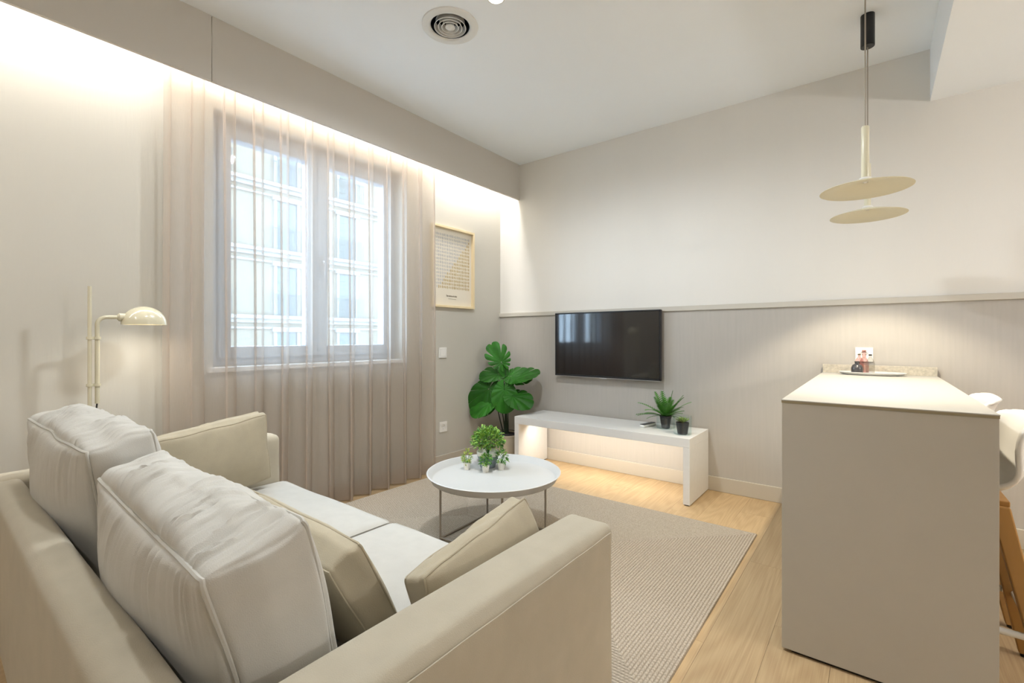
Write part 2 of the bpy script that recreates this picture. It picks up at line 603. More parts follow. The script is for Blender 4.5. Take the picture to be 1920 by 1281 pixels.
# ------------------------------------------------------------------ building across the street
BX = -22.0
bd = thing('apartment_building', 'cream apartment building with balconies seen through the window', 'building', (BX, 12, -9.3))
MB().box(BX - 6, BX, -4, 34, -9.3, 11.6).build('wall', M['facade'], bd)
for z in (-3.95, -0.9, 2.15, 5.2, 8.25, 11.3):
    q = MB()
    q.box(BX, BX + 0.30, -4, 34, z - 0.16, z)
    q.box(BX, BX + 0.14, -4, 34, z - 0.34, z - 0.16)
    q.box(BX, BX + 0.08, -4, 34, z - 0.62, z - 0.52)
    q.build('ledge', M['facade_trim'], bd)
for z in (-3.95, -0.9, 2.15, 5.2, 8.25):
    for yc in (4.5, 7.7, 10.9, 14.1, 17.3, 20.5):
        w = MB()
        w.box(BX, BX + 0.10, yc - 0.62, yc - 0.48, z, z + 2.42)
        w.box(BX, BX + 0.10, yc + 0.48, yc + 0.62, z, z + 2.42)
        w.box(BX, BX + 0.16, yc - 0.70, yc + 0.70, z + 2.30, z + 2.52)
        w = w.build('window_surround', M['facade_trim'], bd)
        MB().box(BX, BX + 0.03, yc - 0.48, yc + 0.48, z, z + 2.30).build('glazing', M['darkglass'], w)
        q = MB()
        for k in range(6):
            q.box(BX + 0.03, BX + 0.07, yc - 0.48, yc - 0.14, z + 0.06 + k * 0.37, z + 0.40 + k * 0.37)
        q.build('shutter', M['shutter'], w)
        q = MB()
        q.box(BX + 0.24, BX + 0.27, yc - 0.85, yc + 0.85, z + 0.98, z + 1.02)
        for k in range(15):
            yy = yc - 0.84 + k * 0.12
            q.box(BX + 0.245, BX + 0.265, yy - 0.008, yy + 0.008, z, z + 0.98)
        q.build('balcony_railing', M['railing'], bd)
tag(MB().box(-60, -3.6, -40, 60, -9.5, -9.3).build('street', M['street']), 'grey street between the two buildings', 'street', None, 'structure')

# ------------------------------------------------------------------ sheer curtain
cu = thing('sheer_curtain', 'floor-length pleated sheer beige curtain in front of the window', 'curtain', (-2.89, 1.735, 0))
NP, PIT, CY0 = 12, 0.1565, 0.795
nu, nz_ = 12 * 24, 30


def curtain_pt(s, t):
    z = 0.012 + t * 2.60
    ph = 2 * PI * s
    kk = int(min(s, NP - 0.001))
    j = noise.noise((kk * 1.7, 0.3, 5.1))
    low = 1 - t
    amp = 0.046 * (1 + 0.35 * j) * (0.75 + 0.45 * low)
    y = CY0 + PIT * s + 0.0235 * math.sin(2 * ph + 0.5 * j) + 0.018 * low * noise.noise((s * 0.55, t * 1.1, 2.0))
    x = -2.890 - amp * math.sin(ph) + 0.014 * low * noise.noise((s * 0.8, t * 0.9, 9.0))
    return (x, y, z)


vs, fs = [], []
for a in range(nz_ + 1):
    for c in range(nu + 1):
        vs.append(curtain_pt(c / nu * NP, a / nz_))
for a in range(nz_):
    for c in range(nu):
        i = a * (nu + 1) + c
        fs.append((i, i + 1, i + nu + 2, i + nu + 1))
MB().add(vs, fs).build('fabric', M['curtain'], cu, smooth=True, sharp=180)
vs, fs = [], []
for a in range(4):
    for c in range(nu + 1):
        p = curtain_pt(c / nu * NP, a / 3 * 0.034)
        vs.append((p[0] + 0.002, p[1], p[2]))
for a in range(3):
    for c in range(nu):
        i = a * (nu + 1) + c
        fs.append((i, i + 1, i + nu + 2, i + nu + 1))
MB().add(vs, fs).build('hem', M['curtain'], cu, smooth=True, sharp=180)
MB().box(-2.905, -2.875, 0.78, 2.70, 2.615, 2.64).build('curtain_track', M['white'], cu)

# ------------------------------------------------------------------ rug
RX0, RX1, RY0, RY1 = -2.83, -0.53, 1.36, 2.965
b = MB()
b.uv = []
RW = 0.0134
nrow = int((RY1 - RY0) / 2 / RW)


def ring(ins, z):
    return [(RX0 + ins, RY0 + ins, z), (RX1 - ins, RY0 + ins, z), (RX1 - ins, RY1 - ins, z), (RX0 + ins, RY1 - ins, z)]


levels = []
for r in range(nrow):
    for (fz, fi) in ((0.0070, 0.0), (0.0090, 0.2), (0.0098, 0.5), (0.0090, 0.8)):
        levels.append((r * RW + fi * RW, fz + (0.0 if (r or fi) else -0.0070), r + fi))
for i in range(len(levels) - 1):
    (i0, z0, v0), (i1, z1, v1) = levels[i], levels[i + 1]
    A, B = ring(i0, z0), ring(i1, z1)
    v1_ = v1 if v1 > v0 else v0 + 0.2
    for k in range(4):
        k2 = (k + 1) % 4
        n0 = len(b.v)
        b.add([A[k], A[k2], B[k2], B[k]], [(0, 1, 2, 3)])
        ax = 0 if k in (0, 2) else 1
        vv0, vv1 = v0 + 1e-4, v1_ - 1e-4
        b.uv.append([(A[k][ax], vv0), (A[k2][ax], vv0), (B[k2][ax], vv1), (B[k][ax], vv1)])
zl, il, vl = levels[-1][1], levels[-1][0], levels[-1][2]
A = ring(il, zl)
b.add(A, [(0, 1, 2, 3)])
b.uv.append([(A[0][0], vl), (A[1][0], vl), (A[2][0], vl + 0.9), (A[3][0], vl + 0.9)])
rug = thing('braided_rug', 'beige braided wool rug under the coffee table', 'rug', ((RX0 + RX1) / 2, (RY0 + RY1) / 2, 0))
tag(b.build('braid', M['rug'], rug), kind='stuff')


# ------------------------------------------------------------------ soft cushions
def spaced(n):
    # parameters from -1 to 1, closer together at the seams
    out = []
    for i in range(n + 1):
        t = -1 + 2 * i / n
        out.append(0.55 * t + 0.45 * math.sin(t * PI / 2))
    return out


class Cushion:
    """boxed cushion: crisp rounded seams, faces that bulge, gathers along the seams"""
    def __init__(self, size, bulge, r=0.014, gather=0.0, gfreq=9.0, seed=0, lump=0.006, slant=0.25, sag=0.0, reach=0.6, pull=0.0):
        self.h = [s / 2 for s in size]
        self.bul, self.r, self.g, self.gf = bulge, r, gather, gfreq
        self.seed, self.lump, self.slant, self.sag, self.reach, self.pull = seed, lump, slant, sag, reach, pull

    def ridge(self, x, y):
        a = 1 - 2.6 * abs(noise.noise((x * 0.8, y, self.seed * 1.3)))
        b_ = 1 - 2.6 * abs(noise.noise((x * 1.7 + 7, y * 1.5, self.seed + 4.0)))
        k = 0.5 + 0.8 * noise.noise((x * 0.3, y * 1.1, self.seed + 11.0))
        return max(-0.45, 0.65 * a + 0.5 * b_) * max(0.15, min(1.0, k))

    def pt(self, u, v, w):
        h, r = self.h, self.r
        q = Vector((u * h[0], v * h[1], w * h[2]))
        c = Vector([max(-h[i] + r, min(h[i] - r, q[i])) for i in range(3)])
        d = q - c
        if d.length > 1e-9:
            q = c + d.normalized() * min(r, max(abs(d.x), abs(d.y), abs(d.z)))
        fu, fv, fw = 1 - u * u, 1 - v * v, 1 - w * w
        q.x += self.bul[0] * u * fv ** 0.8 * fw ** 0.8
        q.y += self.bul[1] * v * fu ** 0.6 * fw ** 0.8
        q.z += self.bul[2] * w * fu ** 0.6 * fv ** 0.8
        # corners stay out, the middles of the edges are drawn in
        if self.pull:
            q.x -= self.pull * u * abs(u) * fv
            q.y -= self.pull * v * abs(v) * fu
        q.z -= self.sag * (0.5 + 0.5 * w) * fu * (1 - 0.3 * v)
        s = self.seed
        if self.g:
            f = self.gf
            if abs(w) >= 0.999:
                x = u * f + self.slant * v
                n = self.ridge(x, v * 0.5 + s)
                env = (0.75 + 0.5 * abs(v)) * (1 - abs(u) ** 8) * (1 - abs(v) ** 10)
                q.z += self.g * n * env * w
            elif abs(v) >= 0.999:
                e = max(0.0, 1 - (1 - w) / self.reach) ** 1.3 if w > 0 else max(0.0, 1 - (1 + w) / self.reach) ** 1.3 * 0.5
                x = u * f + self.slant * v + (1 - w) * 0.9
                n = self.ridge(x, v * 0.5 + s)
                q.y += v * self.g * 0.85 * n * e * (1 - abs(u) ** 8) * (1 - abs(w) ** 14)
        L = self.lump
        nv = Vector((noise.noise((u * 1.3 + s, v * 1.1, w)), noise.noise((u * 1.2, v * 1.4 + s * 2, w + 5)), noise.noise((u * 1.6, v * 1.2, w + s + 9))))
        return q + nv * L

    def mesh(self, n, Mx):
        nx, ny, nz = n
        U, V, Wp = spaced(nx), spaced(ny), spaced(nz)
        idx, vs, fs = {}, [], []

        def vid(u, v, w):
            k = (round(u, 5), round(v, 5), round(w, 5))
            if k not in idx:
                idx[k] = len(vs)
                vs.append(Mx @ self.pt(u, v, w))
            return idx[k]

        def grid(A, B, fn, flip):
            for i in range(len(A) - 1):
                for j in range(len(B) - 1):
                    q = [vid(*fn(A[i], B[j])), vid(*fn(A[i + 1], B[j])), vid(*fn(A[i + 1], B[j + 1])), vid(*fn(A[i], B[j + 1]))]
                    fs.append(q[::-1] if flip else q)
        grid(U, V, lambda a, b_: (a, b_, 1), False)
        grid(U, V, lambda a, b_: (a, b_, -1), True)
        grid(U, Wp, lambda a, b_: (a, -1, b_), False)
        grid(U, Wp, lambda a, b_: (a, 1, b_), True)
        grid(V, Wp, lambda a, b_: (1, a, b_), False)
        grid(V, Wp, lambda a, b_: (-1, a, b_), True)
        return MB().add(vs, fs)

    def seam(self, fixed_axis, sign, Mx, n=36, out=0.001):
        """closed piping loop round the face fixed_axis = sign"""
        a, b_ = [i for i in range(3) if i != fixed_axis]
        pts = []
        T = spaced(n)
        for side in range(4):
            for t in T[:-1]:
                p = [0, 0, 0]
                p[fixed_axis] = sign
                if side == 0:
                    p[a], p[b_] = t, -1
                elif side == 1:
                    p[a], p[b_] = 1, t
                elif side == 2:
                    p[a], p[b_] = -t, 1
                else:
                    p[a], p[b_] = -1, -t
                q = self.pt(*p)
                d = Vector([p[i] if abs(p[i]) > 0.999 else 0 for i in range(3)]).normalized()
                pts.append(Mx @ (q + d * out))
        return pts


def TR(loc, rx=0, ry=0, rz=0):
    return Matrix.Translation(loc) @ Matrix.Rotation(rz, 4, 'Z') @ Matrix.Rotation(ry, 4, 'Y') @ Matrix.Rotation(rx, 4, 'X')


def rbox(x0, x1, y0, y1, z0, z1, r, name, m, parent, bulge=(0, 0, 0), n=(16, 16, 12), lump=0.0, seed=0):
    c = Cushion((x1 - x0, y1 - y0, z1 - z0), bulge, r, lump=lump, seed=seed)
    Mx = Matrix.Translation(((x0 + x1) / 2, (y0 + y1) / 2, (z0 + z1) / 2))

    def sp(nn, half):
        e = r / half
        out = [-1, -1 + e * 0.35, -1 + e * 0.7, -1 + e * 1.05]
        inner = [(-1 + e * 1.05) + (2 - 2.1 * e) * i / nn for i in range(1, nn)]
        return out + inner + [-x for x in reversed(out)]
    U, V, Wp = sp(n[0], c.h[0]), sp(n[1], c.h[1]), sp(n[2], c.h[2])
    global spaced
    keep = spaced
    table = {101: U, 102: V, 103: Wp}
    spaced = lambda k: table[k] if k in table else keep(k)
    mb = c.mesh((101, 102, 103), Mx)
    spaced = keep
    return mb.build(name, m, parent, smooth=True, sharp=70), c, Mx


# ------------------------------------------------------------------ sofa
SX0, SX1, SY0, SY1 = -2.615, -0.568, 0.165, 1.195
ARM_Z = 0.62
sofa = thing('sofa', 'cream two-seat fabric sofa with loose back cushions', 'sofa', ((SX0 + SX1) / 2, (SY0 + SY1) / 2, 0))
AW = 0.145
for x0, x1, sgn in ((SX0, SX0 + AW, -1), (SX1 - AW, SX1, 1)):
    arm, c, Mx = rbox(x0, x1, SY0, SY1, 0.13, ARM_Z, 0.03, 'armrest', M['sofa'], sofa, (0.006, 0.004, 0.006), lump=0.004, seed=3 + x0)
    xe = x1 + 0.0008 if sgn > 0 else x0 - 0.0008
    pts = [(xe, SY0 + 0.03 + (SY1 - SY0 - 0.06) * i / 20, ARM_Z - 0.022 + 0.0006 * math.sin(i * 1.7)) for i in range(21)]
    MB().tube(pts, 0.0020, 6).build('seam', M['sofa'], arm, smooth=True)
rbox(SX0 + AW, SX1 - AW, SY0, SY0 + 0.09, 0.13, ARM_Z, 0.03, 'back', M['sofa'], sofa, (0.0, 0.004, 0.004), n=(24, 4, 12), lump=0.004, seed=8)
rbox(SX0 + AW - 0.01, SX1 - AW + 0.01, SY0 + 0.05, SY1 - 0.03, 0.13, 0.25, 0.02, 'seat_base', M['sofa'], sofa)
for x in (SX0 + 0.09, SX1 - 0.09):
    for y in (SY0 + 0.08, SY1 - 0.08):
        MB().lathe([(0.018, 0.0), (0.022, 0.135)], 16, M=Matrix.Translation((x, y, 0))).build('leg', M['rod'], sofa, smooth=True)
XM = -1.56
for i, (x0, x1) in enumerate(((SX0 + AW + 0.004, XM - 0.003), (XM + 0.003, SX1 - AW - 0.004))):
    c = Cushion((x1 - x0, SY1 - 0.27 + 0.02, 0.13), (0.0, 0.008, 0.022), 0.03, 0.0, seed=20 + i, lump=0.005)
    Mx = TR(((x0 + x1) / 2, (0.27 + SY1 + 0.02) / 2, 0.315 + 0.004 * i))
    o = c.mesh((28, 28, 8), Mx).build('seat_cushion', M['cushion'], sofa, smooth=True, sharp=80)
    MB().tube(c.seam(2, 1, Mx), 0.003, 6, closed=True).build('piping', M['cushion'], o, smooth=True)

# back cushions: local x = width, y = thickness, z = height; leaning on the back frame
for i, (xc, w, zc, hh, lean, yaw) in enumerate(((-2.03, 0.80, 0.615, 0.48, 9, 1.0), (-1.165, 0.80, 0.585, 0.44, 12, -1.5))):
    c = Cushion((w, 0.155, hh), (0.022, 0.066, 0.030), 0.016, 0.0195, 19, seed=31 + 7 * i, lump=0.016, slant=0.7, sag=0.008, reach=0.8)
    Mx = TR((xc, 0.385 + 0.01 * i, zc), math.radians(lean), 0, math.radians(yaw))
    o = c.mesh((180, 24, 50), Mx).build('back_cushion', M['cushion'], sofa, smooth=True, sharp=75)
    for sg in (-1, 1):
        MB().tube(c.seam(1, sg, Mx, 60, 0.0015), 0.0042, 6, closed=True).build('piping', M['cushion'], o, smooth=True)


def pillow(name, label, size, Mx, seed, group='loose pillows on the sofa', gather=0.004, bul=0.045):
    base = Mx @ Vector((0, 0, 0))
    t = thing(name, label, 'pillow', base, 0, group)
    c = Cushion((size[0], size[1], size[2]), (0.004, bul, 0.004), 0.010, gather, 7, seed=seed, lump=0.009, slant=0.4, reach=0.5, pull=0.0)
    c.mesh((44, 14, 32), Mx).build('cover', M['pillow'], t, smooth=True, sharp=75)
    for sg in (-1, 1):
        MB().tube(c.seam(1, sg, Mx, 40, 0.001), 0.003, 6, closed=True).build('piping', M['pillow'], t, smooth=True)
    return t


# rotation: local x -> width direction, local y -> thickness
pillow('throw_pillow', 'beige pillow leaning on the far sofa arm by the curtain', (0.45, 0.075, 0.33),
       TR((-2.365, 0.84, 0.575)) @ Matrix.Rotation(math.radians(90), 4, 'Z') @ Matrix.Rotation(math.radians(8), 4, 'X') @ Matrix.Rotation(math.radians(-8), 4, 'Y'), 51)
pillow('throw_pillow', 'beige pillow wedged against the near sofa arm beside the rug', (0.41, 0.065, 0.29),
       TR((-0.765, 0.895, 0.50)) @ Matrix.Rotation(math.radians(90), 4, 'Z') @ Matrix.Rotation(math.radians(-16), 4, 'X') @ Matrix.Rotation(math.radians(-9), 4, 'Y'), 57, bul=0.035)
pillow('throw_pillow', 'beige pillow leaning on the near back cushion of the sofa', (0.60, 0.085, 0.31),
       TR((-1.185, 0.630, 0.535)) @ Matrix.Rotation(math.radians(28), 4, 'X') @ Matrix.Rotation(math.radians(1), 4, 'Y'), 63, bul=0.04)

# ------------------------------------------------------------------ coffee table
TX, TY = -1.707, 2.03
tb = thing('coffee_table', 'round grey-beige tray coffee table with thin rod frame', 'table', (TX, TY, 0.0105), math.radians(3))
T0 = Matrix.Translation((TX, TY, 0))
prof = [(0.0, 0.333), (0.335, 0.333), (0.352, 0.337), (0.372, 0.372), (0.378, 0.376), (0.374, 0.379), (0.368, 0.377), (0.350, 0.345), (0.342, 0.341), (0.0, 0.341)]
MB().lathe(prof, 72, M=T0, cap=False).build('tray_top', M['table'], tb, smooth=True, sharp=60)
TM = Matrix.Translation((TX, TY, 0)) @ Matrix.Rotation(math.radians(3), 4, 'Z')
hs = 0.213
for sx, sy in ((-1, -1), (-1, 1), (1, 1), (1, -1)):
    MB().tube([(sx * hs, sy * hs, 0.0105), (sx * hs, sy * hs, 0.334)], 0.0062, 8, M=TM).build('leg', M['rod'], tb, smooth=True)
    if sx == 1 and sy == -1:
        continue
for (a, c) in (((-1, -1), (-1, 1)), ((-1, 1), (1, 1)), ((1, 1), (1, -1)), ((1, -1), (-1, -1))):
    MB().tube([(a[0] * hs, a[1] * hs, 0.0168), (c[0] * hs, c[1] * hs, 0.0168)], 0.0062, 8, M=TM).build('floor_bar', M['rod'], tb, smooth=True)
for s in (-1, 1):
    MB().box(s * hs - 0.008, s * hs + 0.008, -hs, hs, 0.320, 0.334, M=TM).build('support_bar', M['rod'], tb, bevel=0.002)


# ------------------------------------------------------------------ greenery helpers
def blade(L, wdt, bend, n=6, fold=0.15):
    """a simple leaf along +x, curving down; returns verts, faces"""
    vs, fs = [], []
    for i in range(n + 1):
        t = i / n
        w = wdt * math.sin(PI * (0.08 + 0.92 * t) ** 0.8) ** 0.9 * 0.5 if t < 1 else 0
        x = L * t
        z = -bend * L * t * t
        vs += [(x, -w, z + fold * w), (x, 0, z), (x, w, z + fold * w)]
    for i in range(n):
        a = i * 3
        fs += [(a, a + 3, a + 4, a + 1), (a + 1, a + 4, a + 5, a + 2)]
    return vs, fs


def leafball(cx, cy, cz, rx, rz, n, size, seed, low=-0.35):
    rnd = random.Random(seed)
    mb = MB()
    for i in range(n):
        while True:
            d = Vector((rnd.gauss(0, 1), rnd.gauss(0, 1), rnd.gauss(0, 1))).normalized()
            if d.z > low:
                break
        r = rnd.uniform(0.62, 1.08) * (1 + 0.12 * noise.noise(d * 2.5))
        p = Vector((cx + d.x * rx * r, cy + d.y * rx * r, cz + d.z * rz * r))
        L = size * rnd.uniform(0.7, 1.3)
        vs, fs = blade(L, L * 0.45, 0.3, 2)
        q = (d + Vector((rnd.uniform(-.8, .8), rnd.uniform(-.8, .8), rnd.uniform(-.3, .9)))).normalized()
        R = q.to_track_quat('X', 'Z').to_matrix().to_4x4() @ Matrix.Rotation(rnd.uniform(-1, 1), 4, 'X')
        mb.add(vs, fs, rnd.choice((0, 0, 1)), Matrix.Translation(p) @ R)
    return mb


def stems(cx, cy, z0, n, rx, h, seed, r=0.0008):
    rnd = random.Random(seed)
    mb = MB()
    for i in range(n):
        a = rnd.uniform(0, 2 * PI)
        k = rnd.uniform(0.2, 0.95)
        mb.tube([(cx, cy, z0), (cx + 0.4 * k * rx * math.cos(a), cy + 0.4 * k * rx * math.sin(a), z0 + h * 0.5),
                 (cx + k * rx * math.cos(a), cy + k * rx * math.sin(a), z0 + h * rnd.uniform(0.6, 1))], r, 4)
    return mb


# bushy plant in the two-tone planter
ZT = 0.341
px, py = -1.865, 2.160
pl = thing('potted_plant', 'bushy light-green plant in a slate-blue pot on the coffee table', 'plant', (px, py, ZT))
A = Matrix.Translation((px, py, ZT))
MB().lathe([(0.040, 0.0), (0.046, 0.002), (0.064, 0.072), (0.060, 0.074), (0.0, 0.066)], 32, M=A, cap=False).build('pot', M['pot_blue'], pl, smooth=True)
MB().lathe([(0.0645, 0.072), (0.068, 0.098), (0.064, 0.098), (0.058, 0.082), (0.0, 0.08)], 32, M=A, cap=False).build('rim', M['pot_white'], pl, smooth=True)
tag(leafball(px, py, ZT + 0.155, 0.092, 0.082, 1500, 0.019, 5).build('foliage', [M['leaf3'], M['leaf5']], pl), kind='stuff')
stems(px, py, ZT + 0.07, 40, 0.07, 0.13, 6).build('stems', M['leaf5'], pl)

for (ox, oy, lab, mats, rx, rz, h, sd, nl) in (
        (-0.066, -0.115, 'tiny white-potted plant with yellow-green leaves, leftmost on the coffee table', ('leaf4', 'leaf3'), 0.025, 0.042, 0.055, 11, 130),
        (0.060, -0.090, 'tiny white-potted plant with mid-green leaves in front of the slate-blue pot', ('leaf5', 'leaf3'), 0.034, 0.036, 0.05, 12, 200),
        (0.099, 0.008, 'tiny white-potted plant with dark and pale leaves right of the slate-blue pot', ('leaf5', 'leaf3'), 0.036, 0.044, 0.052, 13, 170)):
    x, y = px + ox, py + oy
    t = thing('potted_plant', lab, 'plant', (x, y, ZT), 0, 'tiny plants on the coffee table')
    A = Matrix.Translation((x, y, ZT))
    MB().lathe([(0.0, 0.0), (0.0175, 0.0), (0.0235, 0.042), (0.0215, 0.042), (0.019, 0.036), (0.0, 0.035)], 20, M=A, cap=False).build('pot', M['pot_white'], t, smooth=True)
    tag(leafball(x, y, ZT + 0.036 + rz * 0.8, rx, rz, nl, 0.017, sd, -0.7).build('foliage', [M[mats[0]], M[mats[1]]], t), kind='stuff')
    stems(x, y, ZT + 0.03, 10, rx * 0.8, h, sd, 0.0009).build('stems', M['leaf5'], t)

# ------------------------------------------------------------------ television bench
BX0, BX1, BY0, BY1, BZ = -2.452, -0.975, 3.19, YW - 0.023, 0.452
bn = thing('tv_bench', 'low pale grey bench with lit underside below the television', 'bench', ((BX0 + BX1) / 2, (BY0 + BY1) / 2, 0))
MB().box(BX0, BX1, BY0, BY1, BZ - 0.062, BZ).build('top', M['bench'], bn, bevel=0.002)
for x0, x1 in ((BX0, BX0 + 0.045), (BX1 - 0.045, BX1)):
    s_ = MB().box(x0, x1, BY0, BY1, 0.006, BZ - 0.062).build('side_panel', M['bench'], bn, bevel=0.002)
    MB().box(x0 + 0.006, x1 - 0.006, BY0 + 0.006, BY1 - 0.006, 0.0, 0.006).build('foot_pad', M['dark'], s_)
MB().box(BX0 + 0.05, BX1 - 0.05, BY0 + 0.12, BY0 + 0.15, BZ - 0.074, BZ - 0.062).build('light_profile', M['silver'], bn)
light('bench_strip', 'AREA', ((BX0 + BX1) / 2, BY0 + 0.150, BZ - 0.076), P_BENCH, (1.0, 0.945, 0.85),
      (math.radians(28), 0, 0), shape='RECTANGLE', size=BX1 - BX0 - 0.22, size_y=0.012)

# ------------------------------------------------------------------ television
tv = thing('television', 'black flat-screen television mounted on the grey-beige wall', 'television', (-1.805, YW - 0.05, 0.79))
TVX0, TVX1, TZ0, TZ1, TYF = -2.289, -1.319, 0.791, 1.351, YW - 0.072
MB().box(TVX0, TVX1, TYF + 0.006, TYF + 0.035, TZ0, TZ1).build('casing', M['black'], tv, bevel=0.003)
MB().box(TVX0 + 0.012, TVX1 - 0.012, TYF + 0.003, TYF + 0.006, TZ0 + 0.016, TZ1 - 0.012).build('screen', M['screen'], tv)
fr_ = MB()
fr_.box(TVX0, TVX0 + 0.010, TYF, TYF + 0.012, TZ0, TZ1)
fr_.box(TVX1 - 0.010, TVX1, TYF, TYF + 0.012, TZ0, TZ1)
fr_.box(TVX0, TVX1, TYF, TYF + 0.012, TZ1 - 0.010, TZ1)
fr_.box(TVX0, TVX1, TYF, TYF + 0.012, TZ0, TZ0 + 0.014)
fr_.build('bezel', M['black'], tv, bevel=0.0015)
MB().box(TVX0, TVX1, TYF + 0.001, TYF + 0.010, TZ0 - 0.004, TZ0).build('lower_edge', M['silver'], tv)
MB().box(-1.84, -1.78, TYF - 0.001, TYF + 0.004, TZ0 - 0.010, TZ0 - 0.001).build('logo_plate', M['silver'], tv, bevel=0.001)
MB().box(-1.95, -1.65, TYF + 0.035, YW - 0.0062, 0.92, 1.22).build('wall_bracket', M['dark'], tv)

# ------------------------------------------------------------------ things on the bench
fx, fy = -1.232, 3.455
fn = thing('potted_fern', 'spiky green fern in a dark pot standing in a glass bowl', 'plant', (fx, fy, BZ + 0.006))
A = Matrix.Translation((fx, fy, BZ + 0.006))
MB().lathe([(0.0, 0.0), (0.030, 0.0), (0.041, 0.082), (0.043, 0.082), (0.043, 0.09), (0.038, 0.09), (0.036, 0.078), (0.0, 0.076)], 28, M=A, cap=False).build('pot', M['pot_black'], fn, smooth=True)
rnd = random.Random(3)
for i in range(44):
    az = 2 * PI * i * 0.381966 + rnd.uniform(-.2, .2)
    el = math.radians(rnd.choice((12, 25, 38, 50, 62, 74)) + rnd.uniform(-6, 6))
    L = rnd.uniform(0.13, 0.26)
    if math.sin(az) > 0.25 and el < 1.0:
        L = min(L, 0.15)
    n = 14
    q = MB()
    rib = []
    bend = rnd.uniform(0.25, 0.5)
    for k in range(n + 1):
        t = k / n
        rib.append(Vector((0.008 + L * t * math.cos(el), 0, L * (t * math.sin(el) - bend * math.cos(el) * t * t))))
    q.tube(rib, 0.0012, 4)
    for k in range(1, n):
        t = k / n
        wl = 0.034 * math.sin(PI * (0.12 + 0.85 * t)) ** 0.7
        tg = (rib[k + 1] - rib[k - 1]).normalized()
        for sd in (-1, 1):
            o1 = rib[k] - tg * L / n * 0.42
            o2 = rib[k] + tg * L / n * 0.42
            tip = rib[k] + tg * wl * 0.45 + Vector((0, sd * wl, 0.004))
            q.add([o1, o2, tip], [(0, 1, 2)])
    Mr = Matrix.Translation((fx, fy, BZ + 0.085)) @ Matrix.Rotation(az, 4, 'Z')
    MB().add([Mr @ p for p in q.v], q.f).build('frond', M['leaf2'], fn)

gb = thing('glass_bowl', 'clear glass bowl around the fern pot on the bench', 'bowl', (fx, fy, BZ))
MB().lathe([(0.0, 0.0), (0.055, 0.0), (0.066, 0.006), (0.066, 0.085), (0.0635, 0.085), (0.0635, 0.008), (0.054, 0.0035), (0.0, 0.0035)], 40, M=Matrix.Translation((fx, fy, BZ)), cap=False).build('bowl_wall', M['cup'], gb, smooth=True)

sx_, sy_ = -1.063, 3.315
sc_ = thing('potted_succulent', 'small succulent in a dark pot inside a glass cup', 'plant', (sx_, sy_, BZ + 0.006))
A = Matrix.Translation((sx_, sy_, BZ + 0.006))
MB().lathe([(0.0, 0.0), (0.033, 0.0), (0.044, 0.078), (0.041, 0.078), (0.038, 0.070), (0.0, 0.068)], 28, M=A, cap=False).build('pot', M['pot_black'], sc_, smooth=True)
for i in range(40):
    az = i * 2.39996
    k = i / 40
    el = math.radians(75 - 62 * k)
    L = 0.028 + 0.030 * k
    vs, fs = blade(L, 0.020, -0.25, 5, 0.5)
    Mr = Matrix.Translation((sx_ + 0.006 * math.cos(az), sy_ + 0.006 * math.sin(az), BZ + 0.082)) @ Matrix.Rotation(az, 4, 'Z') @ Matrix.Rotation(-el, 4, 'Y')
    MB().add(vs, fs, 0, Mr).build('leaf', M['succ'], sc_, smooth=True)
gc = thing('glass_cup', 'clear glass cup around the small succulent on the bench', 'cup', (sx_, sy_, BZ))
MB().lathe([(0.0, 0.0), (0.056, 0.0), (0.060, 0.004), (0.062, 0.132), (0.0595, 0.132), (0.0575, 0.007), (0.054, 0.004), (0.0, 0.004)], 40, M=Matrix.Translation((sx_, sy_, BZ)), cap=False).build('cup_wall', M['cup'], gc, smooth=True)

rm = thing('remote_control', 'white and black remote control lying on the bench', 'remote', (-1.372, 3.46, BZ), math.radians(80))
Rm = Matrix.Translation((-1.372, 3.46, BZ)) @ Matrix.Rotation(math.radians(80), 4, 'Z')
q, c, Mx = rbox(-0.085, 0.085, -0.023, 0.023, 0.0, 0.020, 0.008, 'body', M['white'], None)
q.parent = rm
q, c, Mx = rbox(-0.080, 0.080, -0.019, 0.019, 0.0195, 0.0235, 0.0018, 'key_panel', M['black'], None)
q.parent = rm
for i in range(5):
    for j in (-1, 0, 1):
        MB().box(-0.06 + i * 0.025, -0.05 + i * 0.025, j * 0.011 - 0.003, j * 0.011 + 0.003, 0.0234, 0.0245).build('button', M['silver'], q, world=False)

# ------------------------------------------------------------------ monstera
mx, my = -2.715, 3.40
mo = thing('monstera_plant', 'tall monstera with split dark-green leaves in a cream pot in the corner', 'plant', (mx, my, 0))
A = Matrix.Translation((mx, my, 0))
MB().lathe([(0.0, 0.0), (0.080, 0.0), (0.096, 0.10), (0.104, 0.215), (0.108, 0.218), (0.108, 0.248), (0.100, 0.248), (0.097, 0.232), (0.0, 0.230)], 40, M=A, cap=False).build('pot', M['pot_cream'], mo, smooth=True)
MB().lathe([(0.0, 0.238), (0.097, 0.234)], 32, M=A, cap=False).build('soil', M['soil'], mo, smooth=True)
MB().lathe([(0.1085, 0.235), (0.112, 0.249), (0.109, 0.252), (0.0995, 0.249)], 40, M=A, cap=False).build('inner_pot', M['pot_black'], mo, smooth=True)


